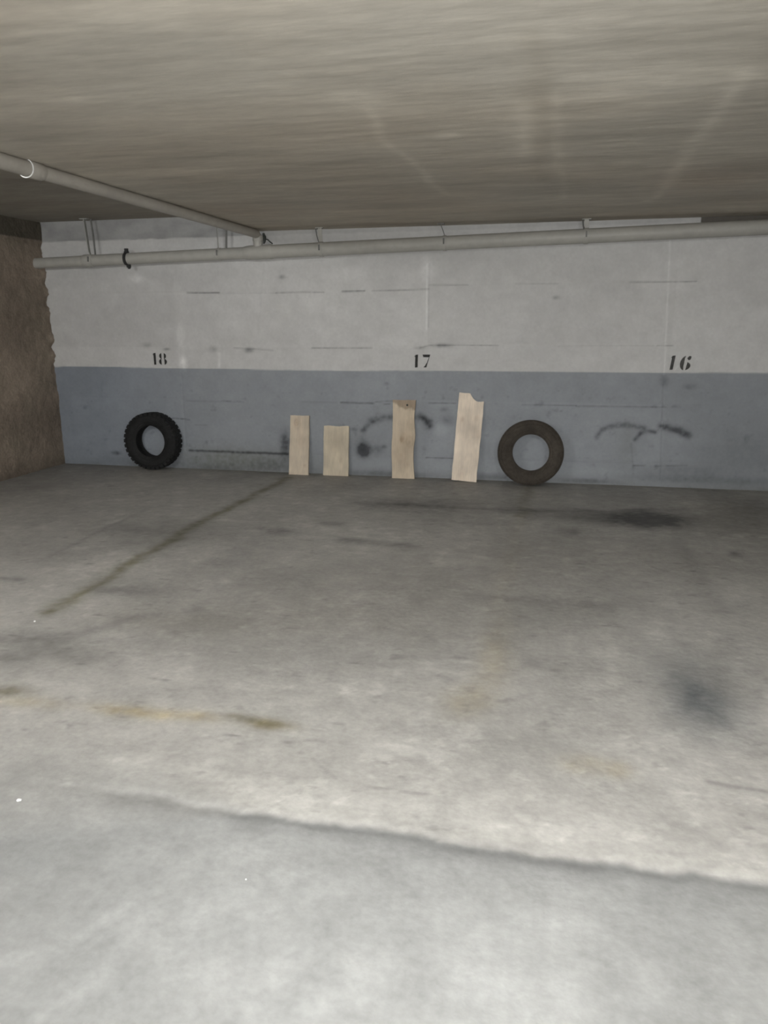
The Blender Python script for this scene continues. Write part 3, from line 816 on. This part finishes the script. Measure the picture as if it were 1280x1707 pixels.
KNOTS = {1: [(-.1, .86, .05, .2), (.2, .55, .05, .12), (-.15, .88, .030, .45), (.30, .16, .012, .5), (.1, .6, .05, .15)], 2: [(.0, .6, .06, .12), (.2, .32, .02, .3)],
         3: [(-.08, .50, .020, .7), (.02, .52, .045, .3), (.30, .47, .05, .35), (-.1, .30, .07, .25), (.2, .18, .03, .2), (.35, .70, .05, .25)], 4: [(-.28, .70, .018, .45), (.28, .73, .02, .3), (.40, .55, .03, .2), (-.1, .06, .03, .2)]}
board('narrow pale board, leftmost of the four leaning on the blue-grey dado', -2.583, 7.352, .600, .208, seed=1, tone=(.60, .515, .405), left=lambda v: .006 * v, right=lambda v: -.004 * v)
board('short wide pale board, lowest of the four leaning on the wall', -2.198, 7.378, .500, .262, seed=2, tone=(.60, .525, .405), top=lambda u: .002 * np.sin(u * 9))
t3, o3 = board('tall wavy-edged board with a dark stained top under number 17', -1.508, 7.375, .770, .218, seed=3, tone=(.60, .505, .385), dark_top=.085,
      left=lambda v: .004 * np.sin(v * 9 + 1) - .002, right=lambda v: .008 * np.sin(v * 11 + 2.2) + .004 - .012 * np.exp(-((v - .42) / .10) ** 2))
bm = bmesh.new(); bmesh.ops.create_cone(bm, cap_ends=True, segments=14, radius1=.010, radius2=.008, depth=.006, matrix=Matrix.Translation((.045, -.001, .725)) @ Matrix.Rotation(math.pi / 2, 4, 'X'))
k = obj('dark_knot', bm, M_WIRE, t3); k.matrix_local = o3.matrix_local
k['label'] = 'dark round knot'
def notch(u):
    # left part full height, then a curved bite down to a lower right corner
    s = np.clip((u - .44) / .34, 0, 1)
    return -.074 * (1 - (1 - s) ** 2.0) + .006 * np.clip((u - .8) / .2, 0, 1)
board('tallest pale board, tilted, with a notch bitten from its top right corner', -.895, 7.335, .842, .243, seed=4, tilt=.058, tone=(.80, .69, .565), top=notch, th=.022)

# ---------------------------------------------------------------- small white crumbs on the floor
def crumb(x, y, r, label):
    bm = bmesh.new(); bmesh.ops.create_icosphere(bm, subdivisions=2, radius=r)
    for v in bm.verts:
        v.co *= .8 + .4 * random.random(); v.co.z *= .6
    zmin = min(v.co.z for v in bm.verts)
    for v in bm.verts: v.co.z -= zmin
    o = obj('plaster_crumb', bm, M_WHITE); o.location = (x, y, .0008)
    return tag(o, label, 'debris')
crumb(-1.651, 1.890, .0075, 'small white crumb on the near floor at the left edge')
crumb(-2.612, 3.263, .006, 'tiny white crumb at the near end of the faded bay line')
crumb(-.791, 1.71, .0025, 'tiniest white speck on the aisle floor below the joint')

# ---------------------------------------------------------------- lamps over the aisle (behind the photographer)
def fluorescent_fixture(i, x, y, strength, heading):
    where = ['near left', 'near right', 'far left', 'far right'][i]
    t = thing('fluorescent_fixture', 'white fluorescent batten on the aisle ceiling, %s behind the camera' % where, 'lamp', (x, y, CEIL_HI if x < STEP_X else CEIL), (0, 0, math.radians(heading)), 'fluorescent battens over the aisle')
    bm = bmesh.new(); bx(bm, (0, 0, -.025), (1.30, .06, .05)); obj('housing', bm, M_HOUSING, t)
    for s in (-1, 1):
        bm = bmesh.new(); bx(bm, (s * .63, 0, -.07), (.03, .045, .05)); obj('tube_holder', bm, M_HOUSING, t)
    bm = bmesh.new(); sweep(bm, [(-.61, 0, -.075), (.61, 0, -.075)], .016, 12); obj('tube', bm, tube_mat(strength), t, True)
for i, (x, y, s, hd) in enumerate(TUBES): fluorescent_fixture(i, x, y, s, hd)
